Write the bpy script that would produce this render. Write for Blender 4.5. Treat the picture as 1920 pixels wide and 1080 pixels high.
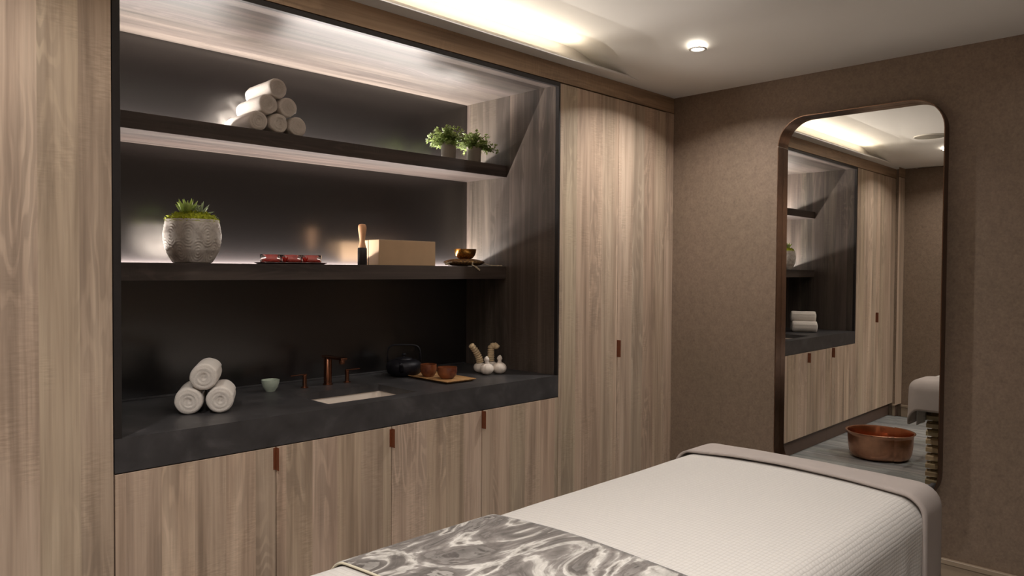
import bpy, bmesh, math, random
from mathutils import Vector, Matrix, noise
random.seed(7)
PI = math.pi
for o in list(bpy.data.objects):
    bpy.data.objects.remove(o)
S = bpy.context.scene
COL = S.collection

# ------------------------------------------------------------------ camera
cam = bpy.data.cameras.new('camera')
camo = bpy.data.objects.new('camera', cam)
COL.objects.link(camo)
YAW, PITCH, ROLL = 0.7847, -0.0231, 0.0063
fw = Vector((math.cos(YAW)*math.cos(PITCH), math.sin(YAW)*math.cos(PITCH), math.sin(PITCH)))
rt = Vector((math.sin(YAW), -math.cos(YAW), 0))
up = rt.cross(fw)
r2 = rt*math.cos(ROLL) + up*math.sin(ROLL)
u2 = up*math.cos(ROLL) - rt*math.sin(ROLL)
M = Matrix((r2, u2, -fw)).transposed().to_4x4()
M.translation = Vector((-3.7954, -2.4449, 1.4204))
camo.matrix_world = M
cam.sensor_width = 36
cam.lens = 1392.95/1920*36
cam.shift_y = (538.83-540)/1920
cam.clip_start = 0.02
S.camera = camo

# ------------------------------------------------------------------ world, exposure, lights
S.view_settings.view_transform = 'Standard'
S.view_settings.look = 'None'
S.view_settings.exposure = 0.0
S.view_settings.gamma = 1.0
S.view_settings.use_curve_mapping = False
w = bpy.data.worlds.new('world'); S.world = w; w.use_nodes = True
w.node_tree.nodes['Background'].inputs[0].default_value = (0.02, 0.018, 0.016, 1)
w.node_tree.nodes['Background'].inputs[1].default_value = 0.3

WARM = (1.0, 0.86, 0.66)
NEUT = (1.0, 0.925, 0.86)
DOWNC = (1.0, 0.955, 0.905)
DOWN = [(-0.600, -0.515, 12.5), (-3.51, -0.515, 7.5), (-2.30, -1.68, 10), (-3.70, -2.35, 38), (-0.62, -1.95, 1.5)]  # entries after the second are unseen fills, added to brighten the room
LED_SHELF = 40
LED_COVE = 6

def area(name, loc, sx, sy, power, col, rot=(PI, 0, 0), spread=PI):
    l = bpy.data.lights.new(name, 'AREA'); l.shape = 'RECTANGLE'
    l.size = sx; l.size_y = sy; l.energy = power; l.color = col; l.spread = spread
    o = bpy.data.objects.new(name, l); COL.objects.link(o)
    o.location = loc; o.rotation_euler = rot
    return o

# ------------------------------------------------------------------ dimensions
XL, XR, NT, CT, CB = -3.0570, -1.0161, 2.3487, 0.8979, 0.7915
D = 0.6795; SF = 0.3638; C = 2.44; C2 = 2.54; LX = -4.1163; RY = -3.25
S2T, S2B, S1T, S1B = 1.4397, 1.3748, 1.9723, 1.9108
TK = 0.128

# ------------------------------------------------------------------ mesh helpers
def nb(): return bmesh.new()
def box(bm, x0, x1, y0, y1, z0, z1, bev=0.0, seg=1, mat=None):
    vs = [bm.verts.new((x, y, z)) for x in (x0, x1) for y in (y0, y1) for z in (z0, z1)]
    idx = [(0,1,3,2), (4,6,7,5), (0,4,5,1), (2,3,7,6), (0,2,6,4), (1,5,7,3)]
    fs = [bm.faces.new([vs[i] for i in f]) for f in idx]
    if bev > 0:
        es = list({e for f in fs for e in f.edges})
        bmesh.ops.bevel(bm, geom=es, offset=bev, segments=seg, affect='EDGES', profile=0.5)
    elif mat is not None:
        pass
    return vs
def lathe(bm, prof, c=(0,0,0), n=32, close=True, axis=None, fn=None):
    """prof: list of (r, z)"""
    rings = []
    for (r, z) in prof:
        ring = []
        for i in range(n):
            a = 2*PI*i/n
            rr = r if fn is None else r + fn(a, r, z)
            p = Vector((rr*math.cos(a), rr*math.sin(a), z))
            if axis is not None: p = axis @ p
            ring.append(bm.verts.new(p + Vector(c)))
        rings.append(ring)
    for a, b in zip(rings, rings[1:]):
        for i in range(n):
            bm.faces.new((a[i], a[(i+1) % n], b[(i+1) % n], b[i]))
    if close:
        if prof[0][0] > 1e-5: bm.faces.new(list(reversed(rings[0])))
        if prof[-1][0] > 1e-5: bm.faces.new(rings[-1])
    return rings
def tube(bm, pts, rad, n=10, caps=True):
    pts = [Vector(p) for p in pts]
    if not isinstance(rad, (list, tuple)): rad = [rad]*len(pts)
    rings = []
    t0 = (pts[1]-pts[0]).normalized()
    ref = Vector((0,0,1)) if abs(t0.z) < .9 else Vector((1,0,0))
    u = t0.cross(ref).normalized()
    for i, p in enumerate(pts):
        a = pts[max(i-1, 0)]; b = pts[min(i+1, len(pts)-1)]
        t = (b-a).normalized()
        u = (u - t*u.dot(t)).normalized(); v = t.cross(u)
        rings.append([bm.verts.new(p + (u*math.cos(2*PI*k/n) + v*math.sin(2*PI*k/n))*rad[i]) for k in range(n)])
    for a, b in zip(rings, rings[1:]):
        for k in range(n):
            bm.faces.new((a[k], a[(k+1) % n], b[(k+1) % n], b[k]))
    if caps:
        bm.faces.new(list(reversed(rings[0]))); bm.faces.new(rings[-1])
def grid(bm, nu, nv, f):
    V = [[bm.verts.new(f(i/(nu-1), j/(nv-1))) for j in range(nv)] for i in range(nu)]
    for i in range(nu-1):
        for j in range(nv-1):
            bm.faces.new((V[i][j], V[i+1][j], V[i+1][j+1], V[i][j+1]))
    return V

def obj(name, bm, mat, parent=None, smooth=False, angle=None, loc=None, merge=True):
    if merge: bmesh.ops.remove_doubles(bm, verts=bm.verts, dist=1e-5)
    bmesh.ops.recalc_face_normals(bm, faces=bm.faces)
    me = bpy.data.meshes.new(name)
    off = Vector(loc) if loc is not None else (parent.matrix_world.translation.copy() if parent else Vector((0,0,0)))
    if parent is not None:
        off = world_loc(parent) if loc is None else Vector(loc)
    bmesh.ops.translate(bm, verts=bm.verts, vec=-off)
    bm.to_mesh(me); bm.free()
    if smooth:
        for p in me.polygons: p.use_smooth = True
        if angle is not None:
            me.set_sharp_from_angle(angle=math.radians(angle))
    for m in (mat if isinstance(mat, (list, tuple)) else [mat]): me.materials.append(m)
    o = bpy.data.objects.new(name, me); COL.objects.link(o)
    if parent is not None:
        o.parent = parent
        o.location = off - world_loc(parent)
    else:
        o.location = off
    return o
def world_loc(o):
    v = Vector((0,0,0))
    while o is not None:
        v += o.location; o = o.parent
    return v
def tag(o, label=None, cat=None, group=None, kind=None):
    if label: o['label'] = label
    if cat: o['category'] = cat
    if group: o['group'] = group
    if kind: o['kind'] = kind
    return o
def thing(name, label, cat, loc, group=None):
    o = bpy.data.objects.new(name, None); COL.objects.link(o)
    o.location = loc; o.empty_display_size = .05
    return tag(o, label, cat, group)
def copy_tree(o, parent=None):
    c = o.copy(); COL.objects.link(c); c.parent = parent
    for ch in [x for x in bpy.data.objects if x.parent == o]: copy_tree(ch, c)
    return c
def struct(name, bm, mat, parent=None, **k):
    o = obj(name, bm, mat, parent, **k)
    if parent is None: o['kind'] = 'structure'
    return o

# ------------------------------------------------------------------ materials
def lin(h):
    r = []
    for c in h:
        c = c/255
        r.append(c/12.92 if c <= .04045 else ((c+.055)/1.055)**2.4)
    return (*r, 1)
class Mat:
    def __init__(s, name):
        s.m = bpy.data.materials.new(name); s.m.use_nodes = True
        s.t = s.m.node_tree; s.b = s.t.nodes['Principled BSDF']
    def n(s, typ, **k):
        nd = s.t.nodes.new(typ)
        for a, v in k.items(): setattr(nd, a, v)
        return nd
    def l(s, a, b): s.t.links.new(a, b)
    def coords(s, scale=(1,1,1), rand=True, rot=(0,0,0), kind='Object', loc=(0,0,0)):
        tc = s.n('ShaderNodeTexCoord'); mp = s.n('ShaderNodeMapping')
        mp.inputs['Scale'].default_value = scale; mp.inputs['Rotation'].default_value = rot
        mp.inputs['Location'].default_value = loc
        if rand:
            oi = s.n('ShaderNodeObjectInfo'); mu = s.n('ShaderNodeMath', operation='MULTIPLY'); mu.inputs[1].default_value = 37.0
            cb = s.n('ShaderNodeCombineXYZ'); ad = s.n('ShaderNodeVectorMath', operation='ADD')
            s.l(oi.outputs['Random'], mu.inputs[0])
            for i in range(3): s.l(mu.outputs[0], cb.inputs[i])
            s.l(tc.outputs[kind], ad.inputs[0]); s.l(cb.outputs[0], ad.inputs[1])
            s.l(ad.outputs[0], mp.inputs['Vector'])
        else: s.l(tc.outputs[kind], mp.inputs['Vector'])
        return mp.outputs[0]
    def noise(s, vec, scale, detail=6, rough=.55, dist=0.0):
        nd = s.n('ShaderNodeTexNoise'); nd.inputs['Scale'].default_value = scale
        nd.inputs['Detail'].default_value = detail; nd.inputs['Roughness'].default_value = rough
        nd.inputs['Distortion'].default_value = dist
        s.l(vec, nd.inputs['Vector']); return nd.outputs['Fac']
    def ramp(s, fac, stops):
        r = s.n('ShaderNodeValToRGB'); cr = r.color_ramp
        while len(cr.elements) < len(stops): cr.elements.new(.5)
        for e, (p, c) in zip(cr.elements, stops):
            e.position = p; e.color = c if len(c) == 4 else (*c, 1)
        s.l(fac, r.inputs[0]); return r.outputs[0]
    def mix(s, fac, a, b, mode='MIX'):
        m = s.n('ShaderNodeMix', data_type='RGBA', blend_type=mode)
        for inp, v in ((0, fac), (6, a), (7, b)):
            if isinstance(v, (int, float)): m.inputs[inp].default_value = v
            elif isinstance(v, tuple): m.inputs[inp].default_value = v
            else: s.l(v, m.inputs[inp])
        return m.outputs[2]
    def bump(s, h, strength=.3, dist=.002):
        b = s.n('ShaderNodeBump'); b.inputs['Strength'].default_value = strength; b.inputs['Distance'].default_value = dist
        s.l(h, b.inputs['Height']); s.l(b.outputs[0], s.b.inputs['Normal'])
    def set(s, **k):
        for a, v in k.items():
            inp = s.b.inputs[a.replace('_', ' ')]
            if hasattr(v, 'node'): s.l(v, inp)
            else: inp.default_value = v
        return s.m

def plain(name, rgb, rough=.5, metal=0.0, nz=0.0, scale=40, bump=0.0, **k):
    m = Mat(name); c = lin(rgb)
    v = m.coords()
    f = m.noise(v, scale, 4)
    d = tuple(max(0, x*(1-nz)) for x in c[:3]) + (1,)
    e = tuple(min(1, x*(1+nz)) for x in c[:3]) + (1,)
    m.set(Base_Color=m.ramp(f, [(.3, d), (.7, e)]), Roughness=rough, Metallic=metal, **k)
    if bump: m.bump(f, bump)
    return m.m

def wood(name, dark, mid, light, axis='Z', rough=.5, stave=.105, spec=.4, rand=True, contrast=1.0):
    """rough sawn oak: glued staves of slightly different tone, streaks, flame figure, fine cross marks"""
    m = Mat(name)
    def sc(a): return {'Z': (1, 1, a), 'X': (a, 1, 1), 'Y': (1, a, 1)}[axis]
    base = m.coords((1, 1, 1), rand)
    sp = m.n('ShaderNodeSeparateXYZ'); m.l(base, sp.inputs[0])
    i, j = {'Z': (0, 1), 'X': (1, 2), 'Y': (0, 2)}[axis]
    ad = m.n('ShaderNodeMath', operation='ADD'); m.l(sp.outputs[i], ad.inputs[0]); m.l(sp.outputs[j], ad.inputs[1])
    dv = m.n('ShaderNodeMath', operation='DIVIDE'); m.l(ad.outputs[0], dv.inputs[0]); dv.inputs[1].default_value = stave
    fl = m.n('ShaderNodeMath', operation='FLOOR'); m.l(dv.outputs[0], fl.inputs[0])
    wn = m.n('ShaderNodeTexWhiteNoise', noise_dimensions='1D'); m.l(fl.outputs[0], wn.inputs['W'])
    sv = m.n('ShaderNodeVectorMath', operation='SCALE'); m.l(wn.outputs['Color'], sv.inputs[0]); sv.inputs['Scale'].default_value = 9.0
    av = m.n('ShaderNodeVectorMath', operation='ADD'); m.l(base, av.inputs[0]); m.l(sv.outputs[0], av.inputs[1])
    def vec(a, k=1.0):
        mp = m.n('ShaderNodeMapping'); mp.inputs['Scale'].default_value = tuple(k*q for q in sc(a)); m.l(av.outputs[0], mp.inputs['Vector']); return mp.outputs[0]
    med = m.noise(vec(.05), 16, 5, .6, .5)
    fine = m.noise(vec(.018), 95, 3, .6)
    warp = m.noise(vec(.16), 7.0, 3, .45, .25)
    wv = m.n('ShaderNodeMath', operation='MULTIPLY'); m.l(warp, wv.inputs[0]); wv.inputs[1].default_value = 105.0
    sn = m.n('ShaderNodeMath', operation='SINE'); m.l(wv.outputs[0], sn.inputs[0])
    msk = m.ramp(m.noise(vec(.30), 4.5, 1), [(.50, (0,0,0)), (.64, (1,1,1))])
    fig = m.ramp(sn.outputs[0], [(0.0, (.45*contrast,)*3), (.8, (0,0,0))])
    fig = m.mix(1.0, fig, msk, 'MULTIPLY')
    col = m.ramp(med, [(.25, dark), (.47, mid), (.72, light)])
    tone = m.ramp(wn.outputs['Value'], [(0.0, (.87,.87,.84)), (.28, (1.07,.99,.95)), (.5, (.93,.95,.88)), (.75, (1.06,1.01,1.0)), (1.0, (1.13,1.08,1.03))])
    col = m.mix(1.0, col, tone, 'MULTIPLY')
    col = m.mix(fig, col, dark)
    col = m.mix(1.0, col, m.ramp(fine, [(.3, (.86,.85,.84)), (.62, (1.05,1.05,1.05))]), 'MULTIPLY')
    sw = m.n('ShaderNodeMapping'); sw.inputs['Scale'].default_value = {'Z': (.14, .14, 1), 'X': (1, .14, .14), 'Y': (.14, 1, .14)}[axis]; m.l(av.outputs[0], sw.inputs['Vector'])
    saw = m.noise(sw.outputs[0], 230, 2, .5)
    sm_ = m.noise(vec(.5), 6, 2)
    sawc = m.mix(m.ramp(sm_, [(.5, (0,0,0)), (.65, (1,1,1))]), (1,1,1,1), m.ramp(saw, [(.35, (.88,.88,.87)), (.65, (1.10,1.10,1.10))]))
    col = m.mix(1.0, col, sawc, 'MULTIPLY')
    m.set(Base_Color=col, Roughness=rough)
    m.b.inputs['Specular IOR Level'].default_value = spec
    m.bump(fine, .12, .0008)
    return m.m

OAK = wood('oak_veneer', lin((138,121,106)), lin((180,160,142)), lin((206,187,168)), 'Z')
OAKX = wood('oak_veneer_crosswise', lin((128,106,86)), lin((164,138,114)), lin((188,163,138)), 'X')
DARKZ = wood('smoked_oak_upright', lin((54,48,44)), lin((80,72,67)), lin((104,94,87)), 'Z', rough=.42)
DARKX = wood('smoked_oak_lengthwise', lin((62,56,53)), lin((90,82,78)), lin((112,102,97)), 'X', rough=.42)
SHELFM = wood('smoked_oak_shelf', lin((46,40,38)), lin((70,62,59)), lin((92,83,78)), 'X', rough=.42)
BLACKMET = plain('black_metal', (40,36,35), .45, .3, .1)
GLASSBLACK = Mat('black_glass'); GLASSBLACK.set(Base_Color=lin((22,19,19)), Roughness=.25, IOR=2.05); GLASSBLACK = GLASSBLACK.m
STONE = Mat('charcoal_stone'); v = STONE.coords(rand=False)
STONE.set(Base_Color=STONE.ramp(STONE.noise(v, 9, 8, .6, .4), [(.3, lin((48,46,47))), (.55, lin((62,60,61))), (.8, lin((84,81,82)))]), Roughness=.42)
STONE.bump(STONE.noise(v, 60, 4), .1, .001); STONE = STONE.m
LEATHER = plain('cognac_leather', (112,60,34), .55, 0, .15, 90, .2)
BRONZE = plain('brushed_bronze', (118,92,76), .28, 1.0, .12, 30)
COPPER = plain('brushed_copper', (196,146,118), .27, 1.0, .08, 25)
COPPERIN = plain('copper_inside', (200,134,100), .24, 1.0, .08, 25)
BRASS = plain('polished_brass', (190,140,72), .18, 1.0, .15, 60)
FAUCET = plain('aged_copper', (150,104,82), .25, 1.0, .1, 40)
WHITEWALL = plain('ceiling_paint', (222,218,212), .8, 0, .015, 3)
BASEBOARD = plain('taupe_paint', (150,132,112), .45, 0, .02, 3)
TOEK = plain('brown_kick_panel', (96,76,66), .5, 0, .06, 8)
PORC = plain('white_porcelain', (226,214,202), .15, 0, .01, 3)
CELADON = plain('celadon_glaze', (176,186,170), .3, 0, .03, 8)
IRON = plain('black_cast_iron', (26,24,30), .5, .4, .15, 120, .3)
REDLAC = plain('dark_red_lacquer', (70,20,16), .3, 0, .1)
TRAYW = wood('light_tray_wood', lin((140,104,66)), lin((184,144,98)), lin((206,170,124)), 'Y')
BOXW = plain('kraft_tan', (178,146,112), .6, 0, .04, 14)
PESTLEW = wood('turned_beech', lin((176,128,92)), lin((206,160,122)), lin((222,184,148)), 'Z')
BLACKW = plain('black_stained_wood', (34,28,28), .4, 0, .1)
MOSS = plain('moss', (156,164,36), .95, 0, .45, 160, .6)
LEAFA = plain('fresh_leaf', (136,150,92), .5, 0, .35, 60, Subsurface_Weight=.0)
LEAFB = plain('succulent_leaf', (172,190,110), .45, 0, .25, 50)
LEAFC = plain('grey_green_leaf', (160,172,138), .5, 0, .25, 50)
SOIL = plain('potting_soil', (50,38,30), .95, 0, .4, 120, .5)
GREYPOT = plain('grey_ceramic', (150,140,130), .6, 0, .06, 12)
CARVED = Mat('carved_limewashed'); v = CARVED.coords()
CARVED.set(Base_Color=CARVED.ramp(CARVED.noise(v, 30, 6, .7), [(.3, lin((150,140,132))), (.55, lin((192,184,176))), (.8, lin((214,208,200)))]), Roughness=.8)
CARVED.bump(CARVED.noise(v, 120, 3), .2, .001); CARVED = CARVED.m
CLOTHW = plain('muslin', (226,214,202), .9, 0, .06, 60, .3)
WRAPT = plain('twine_wrapped_cloth', (206,182,146), .9, 0, .2, 50, .4)
CORD = plain('cream_cord', (206,190,166), .9, 0, .1, 60)

def translucent(m, w=.25):
    b = m.node_tree.nodes['Principled BSDF']; b.inputs['Transmission Weight'].default_value = 0
    t = m.node_tree.nodes.new('ShaderNodeBsdfTranslucent'); mx = m.node_tree.nodes.new('ShaderNodeMixShader')
    out = m.node_tree.nodes['Material Output']; mx.inputs[0].default_value = w
    t.inputs[0].default_value = tuple(min(1, c*1.3) for c in m.node_tree.nodes['Color Ramp'].color_ramp.elements[1].color[:3]) + (1,)
    m.node_tree.links.new(b.outputs[0], mx.inputs[1]); m.node_tree.links.new(t.outputs[0], mx.inputs[2]); m.node_tree.links.new(mx.outputs[0], out.inputs[0])
translucent(LEAFA, .5); translucent(LEAFB, .35); translucent(LEAFC, .3)

# terry
TERRY = Mat('white_terry'); v = TERRY.coords()
h = TERRY.noise(v, 420, 3, .7)
TERRY.set(Base_Color=TERRY.ramp(h, [(.3, lin((206,196,186))), (.7, lin((238,230,222)))]), Roughness=.95, Sheen_Weight=.2)
TERRY.bump(h, .7, .003); TERRY = TERRY.m

# wall covering
WALL = Mat('mottled_wallcovering'); v = WALL.coords(rand=False)
a = WALL.noise(v, 1.6, 3, .5); b_ = WALL.noise(v, 26, 8, .75, .3); c_ = WALL.noise(v, 90, 4, .7)
col = WALL.ramp(b_, [(.28, lin((96,80,66))), (.5, lin((122,103,87))), (.72, lin((138,119,102)))])
col = WALL.mix(.5, col, WALL.ramp(c_, [(.3, lin((100,84,70))), (.7, lin((138,119,103)))]))
col = WALL.mix(1.0, col, WALL.ramp(a, [(.3, (.92,.93,.90)), (.7, (1.06,1.04,1.04))]), 'MULTIPLY')
WALL.set(Base_Color=col, Roughness=.7); WALL.bump(c_, .15, .001); WALL = WALL.m

FLOORW = wood('grey_floorboard', lin((96,99,102)), lin((140,144,146)), lin((176,178,176)), 'Y', rough=.38)

# quilt
def waffle(name, base, dark, fx=75, fy=150, strength=.55):
    m = Mat(name); tc = m.n('ShaderNodeTexCoord'); sp = m.n('ShaderNodeSeparateXYZ'); m.l(tc.outputs['UV'], sp.inputs[0])
    def s1(o, f, off=None):
        a = m.n('ShaderNodeMath', operation='MULTIPLY'); m.l(o, a.inputs[0]); a.inputs[1].default_value = f
        if off is not None:
            d = m.n('ShaderNodeMath', operation='ADD'); m.l(a.outputs[0], d.inputs[0]); m.l(off, d.inputs[1]); a = d
        b = m.n('ShaderNodeMath', operation='SINE'); m.l(a.outputs[0], b.inputs[0])
        c = m.n('ShaderNodeMath', operation='ABSOLUTE'); m.l(b.outputs[0], c.inputs[0]); return c.outputs[0]
    nz = m.noise(tc.outputs['UV'], 25, 3)
    nm = m.n('ShaderNodeMath', operation='MULTIPLY'); m.l(nz, nm.inputs[0]); nm.inputs[1].default_value = 1.6
    a = s1(sp.outputs[0], fx, nm.outputs[0]); b = s1(sp.outputs[1], fy, nm.outputs[0])
    mu = m.n('ShaderNodeMath', operation='MULTIPLY'); m.l(a, mu.inputs[0]); m.l(b, mu.inputs[1])
    pw = m.n('ShaderNodeMath', operation='POWER'); m.l(mu.outputs[0], pw.inputs[0]); pw.inputs[1].default_value = .45
    m.set(Base_Color=m.ramp(pw.outputs[0], [(.1, dark), (.7, base)]), Roughness=.9, Sheen_Weight=.15)
    m.bump(pw.outputs[0], strength, .004)
    return m.m
QUILT = waffle('quilted_cotton', lin((198,193,188)), lin((186,180,174)), 190, 300, .3)
SHEET = plain('taupe_sheet', (164,153,147), .85, 0, .03, 12, .05)
SHEETIN = plain('white_cotton', (220,212,204), .85, 0, .02, 12)
MARB = Mat('marbled_throw'); v = MARB.coords((1.0, 1.7, 1), rand=False, rot=(0, 0, .5))
n1 = MARB.noise(v, 3.6, 6, .52, 2.2); n2 = MARB.noise(v, 9, 7, .62, 1.2); n3 = MARB.noise(v, 2.2, 2, .5, .6)
nm = MARB.n('ShaderNodeMath', operation='MULTIPLY'); MARB.l(n1, nm.inputs[0]); nm.inputs[1].default_value = 38
ns = MARB.n('ShaderNodeMath', operation='SINE'); MARB.l(nm.outputs[0], ns.inputs[0])
veins = MARB.ramp(ns.outputs[0], [(0, lin((86,79,75))), (.35, lin((134,127,122))), (.7, lin((186,181,175)))])
cloud = MARB.ramp(n1, [(.30, lin((70,64,61))), (.42, lin((104,97,93))), (.49, lin((148,142,137))), (.53, lin((200,196,190))), (.58, lin((184,179,172))), (.62, lin((112,105,100))), (.70, lin((74,68,65)))])
col = MARB.mix(MARB.ramp(n3, [(.42, (.15,.15,.15)), (.6, (.6,.6,.6))]), cloud, veins)
col = MARB.mix(1.0, col, MARB.ramp(n2, [(.32, (.58,.57,.56)), (.62, (1.12,1.12,1.12))]), 'MULTIPLY')
MARB.set(Base_Color=col, Roughness=.85, Sheen_Weight=.1); MARB.bump(MARB.noise(v, 300, 2), .2, .001); MARB = MARB.m
PIPING = plain('cream_piping', (206,198,176), .7, 0, .02)

def emis(name, col, st):
    m = bpy.data.materials.new(name); m.use_nodes = True
    t = m.node_tree; t.nodes.remove(t.nodes['Principled BSDF'])
    e = t.nodes.new('ShaderNodeEmission'); e.inputs[0].default_value = (*col, 1); e.inputs[1].default_value = st
    t.links.new(e.outputs[0], t.nodes['Material Output'].inputs[0]); return m
LAMPM = emis('lamp_disc', (1.0, .93, .82), 25)
LEDM = emis('led_diffuser', (1.0, .88, .75), 2.5)
MIRROR = Mat('silvered_glass'); MIRROR.set(Base_Color=(.80, .79, .76, 1), Metallic=1.0, Roughness=.0); MIRROR = MIRROR.m
def glassmat(name, col, rough=0.02, ior=1.45):
    m = Mat(name); m.set(Base_Color=(*col, 1), Roughness=rough, Transmission_Weight=1.0, IOR=ior); return m.m
CLEARG = glassmat('clear_glass', (.98, .93, .9))
REDW = plain('red_wax', (190,40,26), .35, 0, .2, 60)
AMBER = Mat('amber_glaze'); v = AMBER.coords()
AMBER.set(Base_Color=AMBER.ramp(AMBER.noise(v, 14, 4), [(.35, lin((84,42,30))), (.65, lin((140,84,52)))]), Roughness=.2); AMBER = AMBER.m
SLATW = wood('pale_slat_wood', lin((126,110,84)), lin((160,142,112)), lin((182,164,134)), 'Y')
DARKIN = plain('dark_void', (26,20,16), .8, 0, .05)
PLINTHM = plain('grey_plinth', (92,92,98), .6, 0, .05)
SPK = plain('speaker_grille', (136,130,118), .7, 0, .05, 200, .4)
TRIMW = plain('white_trim_ring', (208,202,192), .5, 0, .02)

# ================================================================== SETTING
bm = nb(); box(bm, LX-.1, .1, RY-.1, .8, -.05, -.012); floor = struct('floor', bm, DARKIN)
# floorboards run along y; boards past the cabinets are left to the setting
bw = .14; x = -4.1; k = 0; proto = {}
while x < -.001:
    y = RY - random.random()*1.0
    while y < .03:
        L = 1.25
        y1 = min(y+L, .04); y0 = max(y, RY)
        if y1 - y0 > .05:
            key = round(y1-y0, 3)
            bm = nb(); x1 = min(x+bw, -.001)
            box(bm, x+.0008, x1-.0008, y0+.0008, y1-.0008, -.012, 0, .0012)
            obj('floorboard', bm, FLOORW, floor, loc=((x+x1)/2, (y0+y1)/2, 0))
        y += L
    x += bw
bm = nb(); box(bm, LX-.1, .1, .72, .8, -.05, 2.62); struct('wall_left', bm, WALL)
bm = nb(); box(bm, 0, .1, RY-.1, .72, -.05, 2.62); struct('wall_back', bm, WALL)
bm = nb(); box(bm, LX-.1, LX, RY-.1, .72, -.05, 2.62); struct('wall_front', bm, WALL)
bm = nb(); box(bm, LX, 0, RY-.1, RY, -.05, 2.62); struct('wall_right', bm, WALL)
def board(name, x0, x1, y0, y1, nx, ny):
    """skirting with a stepped top bead; (nx, ny) points into the room"""
    bm = nb(); box(bm, x0, x1, y0, y1, 0, .092, .002)
    box(bm, x0+min(nx, 0)*.006, x1+max(nx, 0)*.006, y0+min(ny, 0)*.006, y1+max(ny, 0)*.006, .093, .116, .002)
    struct(name, bm, BASEBOARD)
board('baseboard_back', -.016, 0, RY+.016, -.002, -1, 0)
board('baseboard_front', LX, LX+.016, RY+.016, -.002, 1, 0)
board('baseboard_right', LX+.016, -.016, RY, RY+.016, 0, 1)

# ceiling : field height eases down to the border near both end walls
def sm(a, b, x):
    t = max(0, min(1, (x-a)/(b-a))); return t*t*t*(t*(6*t-15)+10)
def ch(x, y=-1.0):
    """ceiling height: a soft-edged tray with rounded corners between the two end walls"""
    q = math.exp(min(0, (y+.0933))/.30)
    e = .12 + .30*q; wd = .66 - .04*q
    return C + (C2-C)*sm(0, wd, -e-x)*sm(0, wd, x-(LX+e))
bm = nb()
xs = [LX + (0-LX)*i/210 for i in range(211)]
ys = [RY, -3.0, -2.6, -2.2, -1.8, -1.5, -1.3, -1.15, -1.0, -.9, -.8, -.7, -.62, -.55, -.48, -.42, -.37, -.32, -.28, -.24, -.21, -.18, -.16, -.14, -.12, -.105, -.0933]
pts = []
for X in xs:
    z = ch(X, -.0933)
    pts.append([bm.verts.new(p) for p in [(X, y, ch(X, y)) for y in ys]+[(X, .0005, z), (X, .0005, C), (X, .72, C), (X, .72, 2.62), (X, RY, 2.62)]])
n_ = len(pts[0])
for a, b in zip(pts, pts[1:]):
    for j in range(n_):
        f = [a[j], a[(j+1) % n_], b[(j+1) % n_], b[j]]
        if j == n_-5 and a[j].co.z < C+1e-5 and b[j].co.z < C+1e-5: continue
        bm.faces.new(f)
bm.faces.new(pts[0]); bm.faces.new(list(reversed(pts[-1])))
ceil = struct('ceiling', bm, WHITEWALL, smooth=True, angle=30)
bm = nb(); lx = [X for X in xs if ch(X, -.0933) > C+.0012]
cols = []
for X in lx:
    t_ = min(C+.010, ch(X, -.0933)-.0006)
    cols.append([bm.verts.new(p) for p in ((X, -.0933, C-.0003), (X, 0, C-.0003), (X, 0, t_), (X, -.0933, t_))])
for a, b in zip(cols, cols[1:]):
    for j in range(4): bm.faces.new((a[j], a[(j+1) % 4], b[(j+1) % 4], b[j]))
bm.faces.new(cols[0]); bm.faces.new(list(reversed(cols[-1])))
obj('cove_ledge', bm, WHITEWALL, ceil)
bm = nb(); box(bm, -3.11, -1.01, -.066, -.050, C+.0105, C+.0145); o = obj('light_strip', bm, LEDM, ceil)
bm = nb(); box(bm, LX+.010, LX+.055, -2.6, -.10, C-.006, C-.0002, .001); struct('trim_3', bm, TRIMW)
bm = nb(); box(bm, LX+.02, LX+.045, -2.58, -.12, C-.0085, C-.006); obj('slot', bm, DARKIN, bpy.data.objects['trim_3'])

area('cove_led', (-2.06, -.058, C+.020), 2.10, .012, LED_COVE, WARM, rot=(PI+.62, 0, 0))

# ================================================================== CABINETRY
# fascia and end fillers
bm = nb(); box(bm, LX, -.0005, 0, .30, NT+.0035, C-.0005, .001); struct('trim_1', bm, OAKX)
bm = nb(); box(bm, -.0825, -.0005, 0, .02, 0, NT, .001); struct('trim_2', bm, OAK)

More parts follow.
